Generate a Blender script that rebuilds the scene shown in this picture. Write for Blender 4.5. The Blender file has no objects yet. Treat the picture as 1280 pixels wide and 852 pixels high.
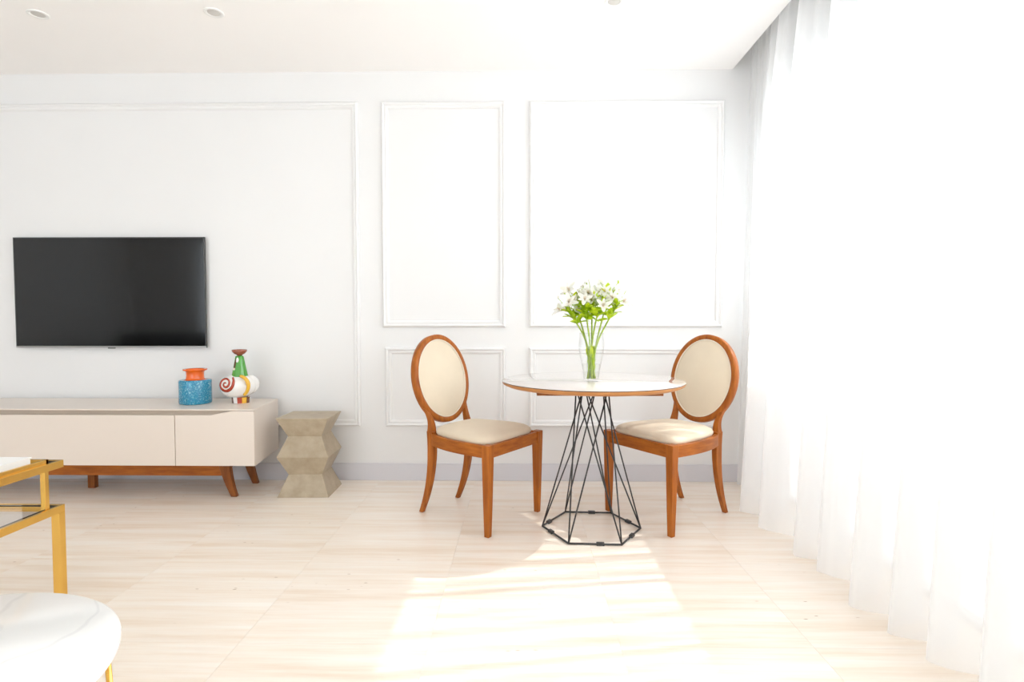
import bpy, bmesh, math, random
from mathutils import Vector, Matrix
random.seed(7)
PI = math.pi
S = bpy.context.scene
COL = S.collection

# ------------------------------------------------------------------ camera, sky, sun, exposure
F = 690.0
PITCH, YAW, CAM_H = math.atan(26 / F), math.atan(11 / F), 1.016
cd = bpy.data.cameras.new('camera'); cam = bpy.data.objects.new('camera', cd); COL.objects.link(cam)
cam.location = (0, 0, CAM_H)
cam.rotation_euler = (PI / 2 - PITCH, 0, YAW)
cd.sensor_fit = 'HORIZONTAL'; cd.sensor_width = 36.0; cd.lens = 36.0 * F / 1280.0
cd.clip_start = 0.05; cd.clip_end = 200
S.camera = cam

S.view_settings.view_transform = 'Standard'
S.view_settings.look = 'None'
S.view_settings.gamma = 1.0
S.view_settings.use_curve_mapping = False
S.view_settings.exposure = -0.33
S.cycles.use_denoising = True
S.cycles.max_bounces = 16
S.cycles.diffuse_bounces = 9
S.cycles.glossy_bounces = 5
S.cycles.transmission_bounces = 8
S.cycles.transparent_max_bounces = 24
S.cycles.sample_clamp_indirect = 8.0

w = bpy.data.worlds.new('sky'); S.world = w; w.use_nodes = True
bg = w.node_tree.nodes['Background']
bg.inputs['Color'].default_value = (0.86, 0.93, 1.0, 1); bg.inputs['Strength'].default_value = 3.9

sd = bpy.data.lights.new('sun', 'SUN'); sun = bpy.data.objects.new('sun', sd); COL.objects.link(sun)
sd.energy = 17.0; sd.angle = math.radians(0.6); sd.color = (1.0, 0.96, 0.9)
sun.rotation_euler = Vector((0.68, 0.10, 0.725)).to_track_quat('Z', 'Y').to_euler()
sun.location = (6, 2, 6)

def window_light(name, loc, rot, sx, sy, e, colr):
    l = bpy.data.lights.new(name, 'AREA'); l.shape = 'RECTANGLE'; l.size = sx; l.size_y = sy
    l.energy = e; l.color = colr
    o = bpy.data.objects.new(name, l); COL.objects.link(o); o.location = loc; o.rotation_euler = rot
    return o
# daylight entering by the side window (behind the curtain); rear lamp added as frontal fill
window_light('window_daylight', (1.95, 0.6, 1.6), (0, PI / 2, 0), 1.2, 5.2, 65, (0.9, 0.95, 1.0))
window_light('rear_fill', (-3.3, -2.85, 1.3), (PI / 2, 0, 0), 4.4, 2.2, 30, (0.93, 0.96, 1.0))

# ------------------------------------------------------------------ materials
def mat(name, col, rough=0.5, metal=0.0, spec=0.5, coat=0.0):
    m = bpy.data.materials.new(name); m.use_nodes = True
    b = m.node_tree.nodes['Principled BSDF']
    b.inputs['Base Color'].default_value = (*col, 1)
    b.inputs['Roughness'].default_value = rough
    b.inputs['Metallic'].default_value = metal
    b.inputs['Specular IOR Level'].default_value = spec
    b.inputs['Coat Weight'].default_value = coat
    return m
def N(m, t, **kw):
    n = m.node_tree.nodes.new(t)
    for k, v in kw.items(): setattr(n, k, v)
    return n
def L(m, a, b): m.node_tree.links.new(a, b)
def bsdf(m): return m.node_tree.nodes['Principled BSDF']
def ramp(m, src, stops):
    r = N(m, 'ShaderNodeValToRGB'); e = r.color_ramp.elements
    while len(e) < len(stops): e.new(0.5)
    for q, (p, c) in zip(e, stops): q.position = p; q.color = (*c, 1)
    L(m, src, r.inputs[0]); return r
def coords(m, scale, kind='Object', rand=0.0, rot=(0, 0, 0)):
    tc = N(m, 'ShaderNodeTexCoord'); mp = N(m, 'ShaderNodeMapping')
    mp.inputs['Scale'].default_value = scale; mp.inputs['Rotation'].default_value = rot
    src = tc.outputs[kind]
    if rand:
        oi = N(m, 'ShaderNodeObjectInfo'); mu = N(m, 'ShaderNodeMath', operation='MULTIPLY'); mu.inputs[1].default_value = rand
        L(m, oi.outputs['Random'], mu.inputs[0])
        ad = N(m, 'ShaderNodeVectorMath', operation='ADD'); L(m, src, ad.inputs[0]); L(m, mu.outputs[0], ad.inputs[1]); src = ad.outputs[0]
    L(m, src, mp.inputs['Vector']); return mp.outputs[0]
def noise(m, vec, scale, detail=4, rough=0.5):
    n = N(m, 'ShaderNodeTexNoise'); n.inputs['Scale'].default_value = scale; n.inputs['Detail'].default_value = detail
    n.inputs['Roughness'].default_value = rough; L(m, vec, n.inputs['Vector']); return n
def bump(m, h, s=0.1, d=0.002):
    b = N(m, 'ShaderNodeBump'); b.inputs['Strength'].default_value = s; b.inputs['Distance'].default_value = d
    L(m, h, b.inputs['Height']); L(m, b.outputs[0], bsdf(m).inputs['Normal'])
def mixc(m, fac, a, b, mode='MIX'):
    x = N(m, 'ShaderNodeMix', data_type='RGBA', blend_type=mode)
    if isinstance(fac, float): x.inputs[0].default_value = fac
    else: L(m, fac, x.inputs[0])
    for i, v in ((6, a), (7, b)):
        if isinstance(v, tuple): x.inputs[i].default_value = (*v, 1)
        else: L(m, v, x.inputs[i])
    return x.outputs[2]

M = {}
def painted(name, col, rough=0.55):
    m = mat(name, col, rough); n = noise(m, coords(m, (1, 1, 1)), 180, 2)
    bump(m, n.outputs[0], 0.04, 0.001)
    c = noise(m, coords(m, (1, 1, 1)), 1.3, 2)
    r = ramp(m, c.outputs[0], [(0.3, tuple(x * 0.985 for x in col)), (0.7, col)]); L(m, r.outputs[0], bsdf(m).inputs['Base Color'])
    return m
M['wall'] = painted('wall_paint', (0.80, 0.80, 0.80))
M['ceiling'] = painted('ceiling_paint', (0.95, 0.935, 0.925), 0.8)
M['trim'] = painted('moulding_paint', (0.83, 0.83, 0.83), 0.45)
M['base'] = painted('baseboard_paint', (0.66, 0.655, 0.695), 0.35)

def travertine():
    m = mat('travertine', (0.8, 0.7, 0.6), 0.28)
    v = coords(m, (0.55, 9, 1), 'Object', 13.7)
    n1 = noise(m, v, 2.2, 6, 0.62)
    v2 = coords(m, (2.2, 60, 1), 'Object', 5.1)
    n2 = noise(m, v2, 2.0, 5, 0.6)
    a = ramp(m, n1.outputs[0], [(0.25, (0.80, 0.665, 0.525)), (0.48, (0.90, 0.815, 0.72)), (0.7, (0.94, 0.895, 0.835))])
    b = ramp(m, n2.outputs[0], [(0.35, (0.94, 0.915, 0.89)), (0.6, (1, 1, 1))])
    c = mixc(m, 0.55, a.outputs[0], b.outputs[0], 'MULTIPLY')
    # small brown pits of the stone
    v3 = coords(m, (14, 46, 1), 'Object', 9.3)
    vo = N(m, 'ShaderNodeTexVoronoi'); vo.inputs['Scale'].default_value = 1.0; L(m, v3, vo.inputs['Vector'])
    pr = ramp(m, vo.outputs['Distance'], [(0.06, (1, 1, 1)), (0.13, (0, 0, 0))])
    cl = noise(m, coords(m, (1.5, 9, 1), 'Object', 3.3), 1.6, 3)
    cr = ramp(m, cl.outputs[0], [(0.60, (0, 0, 0)), (0.66, (1, 1, 1))])
    mk = mixc(m, 1.0, pr.outputs[0], cr.outputs[0], 'MULTIPLY')
    c2 = mixc(m, mk, c, (0.40, 0.27, 0.17))
    oi = N(m, 'ShaderNodeObjectInfo')
    tr = ramp(m, oi.outputs['Random'], [(0.0, (0.975, 0.965, 0.955)), (1.0, (1, 1, 1))])
    c3 = mixc(m, 1.0, c2, tr.outputs[0], 'MULTIPLY')
    L(m, c3, bsdf(m).inputs['Base Color'])
    return m
M['travertine'] = travertine()
M['grout'] = mat('grout', (0.82, 0.74, 0.65), 0.8)

def wood(name, dark, light, scale=(3, 3, 40), rough=0.4, coat=0.0):
    m = mat(name, light, rough, coat=coat, spec=0.3)
    v = coords(m, scale, 'Object', 4.0)
    n = noise(m, v, 1.6, 6, 0.6)
    r = ramp(m, n.outputs[0], [(0.3, dark), (0.72, light)]); L(m, r.outputs[0], bsdf(m).inputs['Base Color'])
    bump(m, n.outputs[0], 0.05, 0.001)
    return m
M['wood'] = wood('honey_wood', (0.26, 0.062, 0.005), (0.46, 0.140, 0.016), (30, 30, 3))
M['wood_h'] = wood('honey_wood_rail', (0.26, 0.062, 0.005), (0.46, 0.140, 0.016), (6, 6, 40))
M['cabwood'] = wood('walnut_wood', (0.17, 0.045, 0.008), (0.31, 0.10, 0.02), (30, 30, 3))
M['edgewood'] = wood('table_edge_wood', (0.42, 0.17, 0.05), (0.56, 0.26, 0.09), (4, 4, 40))

def fabric(name, col, sc=900):
    m = mat(name, col, 0.85, spec=0.25); bsdf(m).inputs['Sheen Weight'].default_value = 0.15
    n = noise(m, coords(m, (1, 1, 1)), sc, 2); bump(m, n.outputs[0], 0.15, 0.001)
    k = noise(m, coords(m, (1, 1, 1)), 9, 3)
    r = ramp(m, k.outputs[0], [(0.3, tuple(x * 0.96 for x in col)), (0.7, col)]); L(m, r.outputs[0], bsdf(m).inputs['Base Color'])
    return m
M['cream'] = fabric('cream_fabric', (0.74, 0.64, 0.50))
M['piping'] = fabric('pale_piping', (0.80, 0.72, 0.60))
M['lacquer'] = mat('greige_lacquer', (0.76, 0.675, 0.60), 0.28)
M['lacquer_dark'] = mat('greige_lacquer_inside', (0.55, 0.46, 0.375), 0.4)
M['screen'] = mat('tv_screen', (0.006, 0.006, 0.006), 0.09, spec=0.55)
M['bezel'] = mat('tv_bezel', (0.05, 0.05, 0.05), 0.3)
M['silver'] = mat('silver_metal', (0.45, 0.44, 0.43), 0.35, 0.9)
M['lens'] = mat('downlight_lens', (0.62, 0.60, 0.57), 0.4)
M['blackmetal'] = mat('black_wire', (0.045, 0.045, 0.048), 0.42, 0.2)
M['gold'] = mat('brushed_gold', (0.86, 0.53, 0.13), 0.27, 1.0)
n = noise(M['gold'], coords(M['gold'], (4, 4, 60)), 3, 3); bump(M['gold'], n.outputs[0], 0.03, 0.001)
M['smoke'] = mat('dark_glass', (0.03, 0.03, 0.03), 0.04, spec=0.6)
M['glossy_top'] = mat('glossy_pale_top', (0.66, 0.60, 0.575), 0.05, spec=0.6, coat=0.6)
M['rimdark'] = mat('dark_rim', (0.10, 0.055, 0.035), 0.2)
M['white'] = mat('white_paper', (0.86, 0.86, 0.85), 0.5)
M['orange'] = mat('orange_glaze', (0.80, 0.125, 0.002), 0.2, coat=0.6)
M['whiteglaze'] = mat('white_glaze', (0.85, 0.84, 0.82), 0.12, coat=0.6)
M['redglaze'] = mat('red_brown_glaze', (0.44, 0.045, 0.015), 0.18, coat=0.6)
M['cupglaze'] = mat('mottled_brown_glaze', (0.30, 0.075, 0.035), 0.22, coat=0.5)
M['green'] = mat('green_glaze', (0.07, 0.33, 0.035), 0.15, coat=0.7)
M['yellow'] = mat('yellow_glaze', (0.80, 0.45, 0.03), 0.2, coat=0.6)
M['brown'] = mat('brown_glaze', (0.14, 0.04, 0.02), 0.2, coat=0.5)
M['soil'] = mat('dark_upholstery', (0.02, 0.02, 0.022), 0.9)

def marble():
    m = mat('white_marble', (0.85, 0.85, 0.84), 0.16, coat=0.2)
    v = coords(m, (1, 1, 1)); d = noise(m, v, 2.0, 5, 0.6)
    wv = N(m, 'ShaderNodeTexWave'); wv.inputs['Scale'].default_value = 1.6; wv.inputs['Distortion'].default_value = 14
    wv.inputs['Detail'].default_value = 4; L(m, v, wv.inputs['Vector'])
    r = ramp(m, wv.outputs['Fac'], [(0.0, (0.76, 0.76, 0.76)), (0.014, (0.85, 0.85, 0.84))])
    k = ramp(m, d.outputs[0], [(0.52, (0.85, 0.85, 0.84)), (0.62, (1, 1, 1))])
    L(m, mixc(m, k.outputs[0], (0.85, 0.85, 0.84), r.outputs[0]), bsdf(m).inputs['Base Color'])
    return m
M['marble'] = marble()

def stoolmat():
    m = mat('stone_veneer', (0.5, 0.42, 0.3), 0.42)
    v = coords(m, (1, 1, 1)); a = noise(m, v, 14, 5, 0.6)
    r = ramp(m, a.outputs[0], [(0.3, (0.36, 0.285, 0.19)), (0.7, (0.475, 0.395, 0.285))])
    L(m, r.outputs[0], bsdf(m).inputs['Base Color']); bump(m, a.outputs[0], 0.08, 0.002)
    return m
M['stool'] = stoolmat()

def blueglaze():
    m = mat('blue_craquelure_glaze', (0.02, 0.3, 0.5), 0.22, coat=0.5)
    v = coords(m, (1, 1, 1)); vo = N(m, 'ShaderNodeTexVoronoi'); vo.inputs['Scale'].default_value = 150; L(m, v, vo.inputs['Vector'])
    k = noise(m, v, 60, 4, 0.7)
    r = ramp(m, vo.outputs['Distance'], [(0.25, (0.0, 0.16, 0.31)), (0.62, (0.003, 0.27, 0.43)), (0.85, (0.22, 0.50, 0.58))])
    r2 = ramp(m, k.outputs[0], [(0.45, (1, 1, 1)), (0.7, (0.55, 0.8, 0.95))])
    L(m, mixc(m, 0.8, r.outputs[0], r2.outputs[0], 'MULTIPLY'), bsdf(m).inputs['Base Color'])
    bump(m, vo.outputs['Distance'], 0.5, 0.002)
    return m
M['blue'] = blueglaze()

def sheer():
    m = bpy.data.materials.new('sheer_white_curtain'); m.use_nodes = True
    nt = m.node_tree; nt.nodes.clear()
    out = nt.nodes.new('ShaderNodeOutputMaterial')
    tr = N(m, 'ShaderNodeBsdfTransparent'); tr.inputs[0].default_value = (1, 1, 1, 1)
    tl = N(m, 'ShaderNodeBsdfTranslucent'); tl.inputs[0].default_value = (0.95, 0.95, 0.95, 1)
    df = N(m, 'ShaderNodeBsdfDiffuse'); df.inputs[0].default_value = (0.93, 0.93, 0.93, 1)
    cloth = N(m, 'ShaderNodeMixShader'); cloth.inputs[0].default_value = 0.45
    L(m, tl.outputs[0], cloth.inputs[1]); L(m, df.outputs[0], cloth.inputs[2])
    # an open weave lets more light through face-on than at a slant
    ge = N(m, 'ShaderNodeNewGeometry'); dt = N(m, 'ShaderNodeVectorMath', operation='DOT_PRODUCT')
    L(m, ge.outputs['Normal'], dt.inputs[0]); L(m, ge.outputs['Incoming'], dt.inputs[1])
    ab = N(m, 'ShaderNodeMath', operation='ABSOLUTE'); L(m, dt.outputs['Value'], ab.inputs[0])
    mx = N(m, 'ShaderNodeMath', operation='MAXIMUM'); mx.inputs[1].default_value = 0.08; L(m, ab.outputs[0], mx.inputs[0])
    dv = N(m, 'ShaderNodeMath', operation='DIVIDE'); dv.inputs[0].default_value = 1.0; L(m, mx.outputs[0], dv.inputs[1])
    pw = N(m, 'ShaderNodeMath', operation='POWER'); pw.inputs[0].default_value = 0.36; L(m, dv.outputs[0], pw.inputs[1])
    ms = N(m, 'ShaderNodeMixShader'); L(m, pw.outputs[0], ms.inputs[0]); L(m, cloth.outputs[0], ms.inputs[1]); L(m, tr.outputs[0], ms.inputs[2])
    L(m, ms.outputs[0], out.inputs[0])
    return m
M['sheer'] = sheer()

def thinglass(name, col=(1, 1, 1)):
    m = bpy.data.materials.new(name); m.use_nodes = True
    nt = m.node_tree; nt.nodes.clear(); out = nt.nodes.new('ShaderNodeOutputMaterial')
    tr = N(m, 'ShaderNodeBsdfTransparent'); tr.inputs[0].default_value = (*col, 1)
    gl = N(m, 'ShaderNodeBsdfGlossy'); gl.inputs['Roughness'].default_value = 0.03
    ge = N(m, 'ShaderNodeNewGeometry'); dt = N(m, 'ShaderNodeVectorMath', operation='DOT_PRODUCT')
    L(m, ge.outputs['Normal'], dt.inputs[0]); L(m, ge.outputs['Incoming'], dt.inputs[1])
    ab = N(m, 'ShaderNodeMath', operation='ABSOLUTE'); L(m, dt.outputs['Value'], ab.inputs[0])
    iv = N(m, 'ShaderNodeMath', operation='SUBTRACT'); iv.inputs[0].default_value = 1.0; L(m, ab.outputs[0], iv.inputs[1])
    p5 = N(m, 'ShaderNodeMath', operation='POWER'); L(m, iv.outputs[0], p5.inputs[0]); p5.inputs[1].default_value = 4.0
    fr = N(m, 'ShaderNodeMath', operation='MULTIPLY_ADD'); L(m, p5.outputs[0], fr.inputs[0]); fr.inputs[1].default_value = 0.6; fr.inputs[2].default_value = 0.03
    ms = N(m, 'ShaderNodeMixShader'); L(m, fr.outputs[0], ms.inputs[0]); L(m, tr.outputs[0], ms.inputs[1]); L(m, gl.outputs[0], ms.inputs[2])
    L(m, ms.outputs[0], out.inputs[0]); return m
M['glass'] = thinglass('clear_glass', (0.985, 0.99, 0.99))
M['water'] = thinglass('water', (0.985, 0.99, 0.97))
def translucent_fill():
    m = bpy.data.materials.new('white_translucent_fill'); m.use_nodes = True
    nt = m.node_tree; nt.nodes.clear(); out = nt.nodes.new('ShaderNodeOutputMaterial')
    tl = N(m, 'ShaderNodeBsdfTranslucent'); tl.inputs[0].default_value = (0.55, 0.55, 0.55, 1)
    df = N(m, 'ShaderNodeBsdfDiffuse'); df.inputs[0].default_value = (0.85, 0.85, 0.85, 1)
    a = N(m, 'ShaderNodeMixShader'); a.inputs[0].default_value = 0.25; L(m, tl.outputs[0], a.inputs[1]); L(m, df.outputs[0], a.inputs[2]); L(m, a.outputs[0], out.inputs[0]); return m
M['translucent_fill'] = translucent_fill()
M['pane'] = thinglass('window_glass', (0.98, 0.99, 0.99))

def leafmat(name, a, b):
    m = mat(name, a, 0.45); n = noise(m, coords(m, (1, 1, 1), 'Object', 2.0), 30, 3)
    r = ramp(m, n.outputs[0], [(0.35, a), (0.65, b)]); L(m, r.outputs[0], bsdf(m).inputs['Base Color'])
    bsdf(m).inputs['Subsurface Weight'].default_value = 0.0
    t = N(m, 'ShaderNodeBsdfTranslucent'); L(m, r.outputs[0], t.inputs[0])
    ms = N(m, 'ShaderNodeMixShader'); ms.inputs[0].default_value = 0.4
    o = m.node_tree.nodes['Material Output']; L(m, bsdf(m).outputs[0], ms.inputs[1]); L(m, t.outputs[0], ms.inputs[2]); L(m, ms.outputs[0], o.inputs[0])
    return m
M['leaf'] = leafmat('leaf_green', (0.36, 0.56, 0.012), (0.68, 0.80, 0.03))
M['stem'] = leafmat('stem_green', (0.38, 0.52, 0.05), (0.52, 0.64, 0.10))
M['petal'] = leafmat('white_petal', (0.86, 0.84, 0.76), (0.90, 0.90, 0.88))
M['petal_mark'] = leafmat('petal_throat', (0.72, 0.55, 0.22), (0.60, 0.36, 0.18))

# ------------------------------------------------------------------ mesh helpers
def link(name, verts, faces, m, parent=None, smooth=False, loc=None, mats=None, fm=None):
    me = bpy.data.meshes.new(name); me.from_pydata([tuple(v) for v in verts], [], faces)
    bm = bmesh.new(); bm.from_mesh(me); bmesh.ops.recalc_face_normals(bm, faces=bm.faces); bm.to_mesh(me); bm.free()
    for x in (mats or [m]): me.materials.append(x)
    if fm:
        for p, i in zip(me.polygons, fm): p.material_index = i
    if smooth:
        for p in me.polygons: p.use_smooth = True
    o = bpy.data.objects.new(name, me); COL.objects.link(o)
    if parent is not None: o.parent = parent
    if loc is not None: o.location = loc
    return o
def bevel(o, wd=0.003, seg=2, ang=40):
    b = o.modifiers.new('bevel', 'BEVEL'); b.width = wd; b.segments = seg; b.limit_method = 'ANGLE'; b.angle_limit = math.radians(ang)
    return o
def autosmooth(o, deg=35):
    me = o.data
    for p in me.polygons: p.use_smooth = True
    bm = bmesh.new(); bm.from_mesh(me)
    for e in bm.edges:
        if len(e.link_faces) == 2 and e.calc_face_angle(0) > math.radians(deg): e.smooth = False
    bm.to_mesh(me); bm.free(); return o
BF = [(0, 1, 2, 3), (7, 6, 5, 4), (0, 4, 5, 1), (1, 5, 6, 2), (2, 6, 7, 3), (3, 7, 4, 0)]
def boxv(x0, x1, y0, y1, z0, z1):
    return [(x0, y0, z0), (x1, y0, z0), (x1, y1, z0), (x0, y1, z0), (x0, y0, z1), (x1, y0, z1), (x1, y1, z1), (x0, y1, z1)]
def box(name, b, m, parent=None, bev=0.0, seg=2):
    o = link(name, boxv(*b), BF, m, parent)
    if bev: bevel(o, bev, seg)
    return o
def boxes(name, bl, m, parent=None, bev=0.0):
    V, Fc = [], []
    for b in bl:
        k = len(V); V += boxv(*b); Fc += [tuple(i + k for i in f) for f in BF]
    o = link(name, V, Fc, m, parent)
    if bev: bevel(o, bev)
    return o
def sweep(path, prof, closed=False, frames=None, cap=True):
    """prof: function(i, t) -> list of (a, b) in the frame (side, up); frames: list of (side, up)."""
    V, Fc = [], []; n = len(path)
    for i, p in enumerate(path):
        s, u = frames[i]; pr = prof(i, i / (n - 1 if not closed else n)); k = len(pr)
        for a, b in pr: V.append(Vector(p) + s * a + u * b)
    rng = range(n if closed else n - 1)
    for i in rng:
        j = (i + 1) % n
        for q in range(k): Fc.append((i * k + q, i * k + (q + 1) % k, j * k + (q + 1) % k, j * k + q))
    if not closed and cap:
        Fc.append(tuple(range(k))[::-1]); Fc.append(tuple((n - 1) * k + q for q in range(k)))
    return V, Fc
def rmf(path, closed=False):
    pts = [Vector(p) for p in path]; n = len(pts); fr = []
    up = Vector((0, 0, 1)); prev = None
    for i in range(n):
        if closed: t = pts[(i + 1) % n] - pts[i - 1]
        else: t = pts[min(i + 1, n - 1)] - pts[max(i - 1, 0)]
        t.normalize()
        if prev is None:
            s = t.cross(up)
            if s.length < 1e-3: s = t.cross(Vector((0, 1, 0)))
        else: s = prev - t * prev.dot(t)
        s.normalize(); prev = s; fr.append((s, s.cross(t).normalized()))
    return fr
def tube(path, r, k=8, closed=False):
    rr = r if callable(r) else (lambda t: r)
    return sweep(path, lambda i, t: [(rr(t) * math.cos(2 * PI * q / k), rr(t) * math.sin(2 * PI * q / k)) for q in range(k)], closed, rmf(path, closed))
def merge(parts):
    V, Fc = [], []
    for v, f in parts:
        k = len(V); V += v; Fc += [tuple(i + k for i in q) for q in f]
    return V, Fc
def lathe(prof, k=40, c=(0, 0, 0), closed=True):
    """prof: list (r, z). closes poles where r == 0."""
    V, Fc, idx = [], [], []
    for r, z in prof:
        if r < 1e-6: idx.append([len(V)]); V.append(Vector((c[0], c[1], c[2] + z)))
        else:
            idx.append(list(range(len(V), len(V) + k)))
            V += [Vector((c[0] + r * math.cos(2 * PI * q / k), c[1] + r * math.sin(2 * PI * q / k), c[2] + z)) for q in range(k)]
    for a, b in zip(idx, idx[1:]):
        for q in range(k):
            p = (q + 1) % k
            if len(a) == 1 and len(b) == 1: continue
            if len(a) == 1: Fc.append((a[0], b[q], b[p]))
            elif len(b) == 1: Fc.append((a[q], a[p], b[0]))
            else: Fc.append((a[q], a[p], b[p], b[q]))
    return V, Fc
def bez(pts, n):
    out = []
    for i in range(n + 1):
        t = i / n; p = [Vector(x) for x in pts]
        while len(p) > 1: p = [a.lerp(b, t) for a, b in zip(p, p[1:])]
        out.append(p[0])
    return out
def root(name, loc, rz=0.0):
    o = bpy.data.objects.new(name, None); COL.objects.link(o); o.location = loc; o.rotation_euler = (0, 0, rz); o.empty_display_size = 0.1
    return o
def tag(o, label, cat, group=None):
    o['label'] = label; o['category'] = cat
    if group: o['group'] = group
    return o
def struct(o): o['kind'] = 'structure'; return o
def copy_tree(o, parent=None):
    c = o.copy(); COL.objects.link(c); c.parent = parent
    for ch in list(o.children): copy_tree(ch, c)
    return c

# ------------------------------------------------------------------ the room
WY, CH = 3.47, 2.555          # back wall, ceiling height
XL, YR = -6.7, -2.6           # left wall, rear wall
XC, XW = 1.30, 1.50           # ceiling edge before the curtain recess, window wall
# floor: sub-slab plus individual travertine tiles with hairline joints
fl = struct(box('floor', (XL - 0.1, XW + 0.1, YR - 0.1, WY + 0.1, -0.16, -0.0025), M['grout']))
tile_me = None; ts = 0.6
x = -0.888 - ts * 10
while x < XW - 0.02:
    y = 3.49 - ts
    while y > YR - ts + 0.02:
        x0, x1 = max(x, XL), min(x + ts, XW); y0, y1 = max(y, YR), min(y + ts, WY)
        if x1 - x0 > 0.02 and y1 - y0 > 0.02:
            full = (x1 - x0 > ts - 1e-4) and (y1 - y0 > ts - 1e-4)
            g = 0.0004
            if full and tile_me is not None:
                t = bpy.data.objects.new('tile', tile_me); COL.objects.link(t)
            else:
                t = box('tile', (g, x1 - x0 - g, g, y1 - y0 - g, -0.012, 0.0), M['travertine'])
                if full: tile_me = t.data
            t.parent = fl; t.location = (x0, y0, 0)
        y -= ts
    x += ts

struct(box('wall_back', (XL - 0.1, XW + 0.1, WY, WY + 0.12, -0.05, CH + 0.3), M['wall']))
struct(box('wall_left', (XL - 0.12, XL, YR - 0.1, WY, -0.05, CH + 0.3), M['wall']))
# window wall on the right: wide opening behind the curtain
WZ0, WZ1, WYa, WYb = 0.98, 2.17, -2.1, 3.20
struct(boxes('wall_right', [(XW, XW + 0.12, YR, WY, -0.05, 0.02), (XW, XW + 0.12, YR, WY, WZ1, CH + 0.3),
        (XW, XW + 0.12, WYb, WY, 0.02, WZ1), (XW, XW + 0.12, YR, WYa, 0.02, WZ1)], M['wall']))
# rear wall behind the camera, with an unseen glazed opening added for frontal fill
RX0, RX1, RZ1 = -5.6, -1.0, 2.4
struct(boxes('wall_rear', [(XL, RX0, YR - 0.12, YR, -0.05, CH + 0.3), (RX1, XW, YR - 0.12, YR, -0.05, CH + 0.3),
        (RX0, RX1, YR - 0.12, YR, RZ1, CH + 0.3)], M['wall']))
struct(boxes('ceiling', [(XL, XC, YR, WY, CH, CH + 0.2), (XC, XW, YR, WY, CH + 0.2, CH + 0.3)], M['ceiling']))
def window(name, x0, x1, yy0, yy1, z0, z1, axis, n):
    fr = []; t = 0.035
    if axis == 'y':
        fr += [(x0, x1, yy0, yy1, z0, z0 + t), (x0, x1, yy0, yy1, z1 - t, z1), (x0, x1, yy0, yy0 + t, z0, z1), (x0, x1, yy1 - t, yy1, z0, z1)]
    else:
        fr += [(x0, x1, yy0, yy1, z0, z0 + t), (x0, x1, yy0, yy1, z1 - t, z1), (x0, x0 + t, yy0, yy1, z0, z1), (x1 - t, x1, yy0, yy1, z0, z1)]
        for k in range(1, n):
            q = x0 + (x1 - x0) * k / n; fr.append((q - t / 2, q + t / 2, yy0, yy1, z0, z1))
    o = struct(boxes(name, fr, M['trim']))
    xm, ym = (x0 + x1) / 2, (yy0 + yy1) / 2
    if axis == 'y': g = box('pane', (xm - 0.003, xm + 0.003, yy0 + t, yy1 - t, z0 + t, z1 - t), M['pane'], o)
    else: g = box('pane', (x0 + t, x1 - t, ym - 0.003, ym + 0.003, z0 + t, z1 - t), M['pane'], o)
    return o
w1 = window('window_1', XW + 0.02, XW + 0.06, WYa, WYb, WZ0, WZ1, 'y', 1)
box('fill_pane', (XW + 0.035, XW + 0.043, WYa, WYb, 0.02, WZ0), M['translucent_fill'], w1)  # added translucent pane below the window, brightens the lower part of the curtain
window('rear_fill_window', RX0, RX1, YR - 0.09, YR - 0.05, 0.0, RZ1, 'x', 4)

# baseboards
def baseboard(name, b): struct(box(name, b, M['base'], None, 0.003))
baseboard('baseboard_back', (XL, XW, WY - 0.014, WY, 0.0, 0.108))
baseboard('baseboard_left', (XL, XL + 0.014, YR, WY - 0.014, 0.0, 0.108))

# wall mouldings: mitred rectangular frames with a rounded profile
PR = [(0.0, 0.0), (0.0, 0.007), (0.005, 0.013), (0.011, 0.015), (0.017, 0.013), (0.021, 0.008), (0.027, 0.010), (0.034, 0.0085), (0.040, 0.004), (0.042, 0.0)]
def moulding(name, x0, x1, z0, z1):
    V, Fc = [], []; k = len(PR)
    for (cx, cz, sx, sz) in ((x0, z0, 1, 1), (x1, z0, -1, 1), (x1, z1, -1, -1), (x0, z1, 1, -1)):
        for a, b in PR: V.append((cx + sx * a, WY - b * 1.7, cz + sz * a))
    for i in range(4):
        j = (i + 1) % 4
        for q in range(k - 1): Fc.append((i * k + q, i * k + q + 1, j * k + q + 1, j * k + q))
        Fc.append((i * k + k - 1, i * k, j * k, j * k + k - 1))
    o = struct(autosmooth(link(name, V, Fc, M['trim']), 40))
    return o
moulding('trim_1', -4.35, -1.012, 0.345, 2.368)
moulding('trim_2', -0.868, -0.095, 0.972, 2.366)
moulding('trim_3', -0.855, -0.095, 0.345, 0.845)
moulding('trim_4', 0.052, 1.252, 0.972, 2.366)
moulding('trim_5', 0.052, 1.252, 0.345, 0.845)

# ceiling downlights (off)
def downlight(x, y, label):
    r = root('ceiling_downlight', (x, y, CH))
    V, Fc = lathe([(0.047, 0.0), (0.047, -0.004), (0.043, -0.006), (0.034, -0.004), (0.030, 0.0)], 32)
    link('trim_ring', V, Fc, M['white'], r, True)
    V, Fc = lathe([(0.030, -0.002), (0.022, -0.0035), (0.0, -0.004)], 24); link('lens', V, Fc, M['lens'], r, True)
    tag(r, label, 'downlight', 'ceiling downlights')
downlight(-2.43, 2.80, 'small round ceiling downlight above the television, leftmost of the three')
downlight(-1.538, 2.80, 'small round ceiling downlight right of the television, middle of the three')
downlight(0.45, 2.735, 'small round ceiling downlight at the top edge above the flowers, rightmost of the three')

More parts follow.
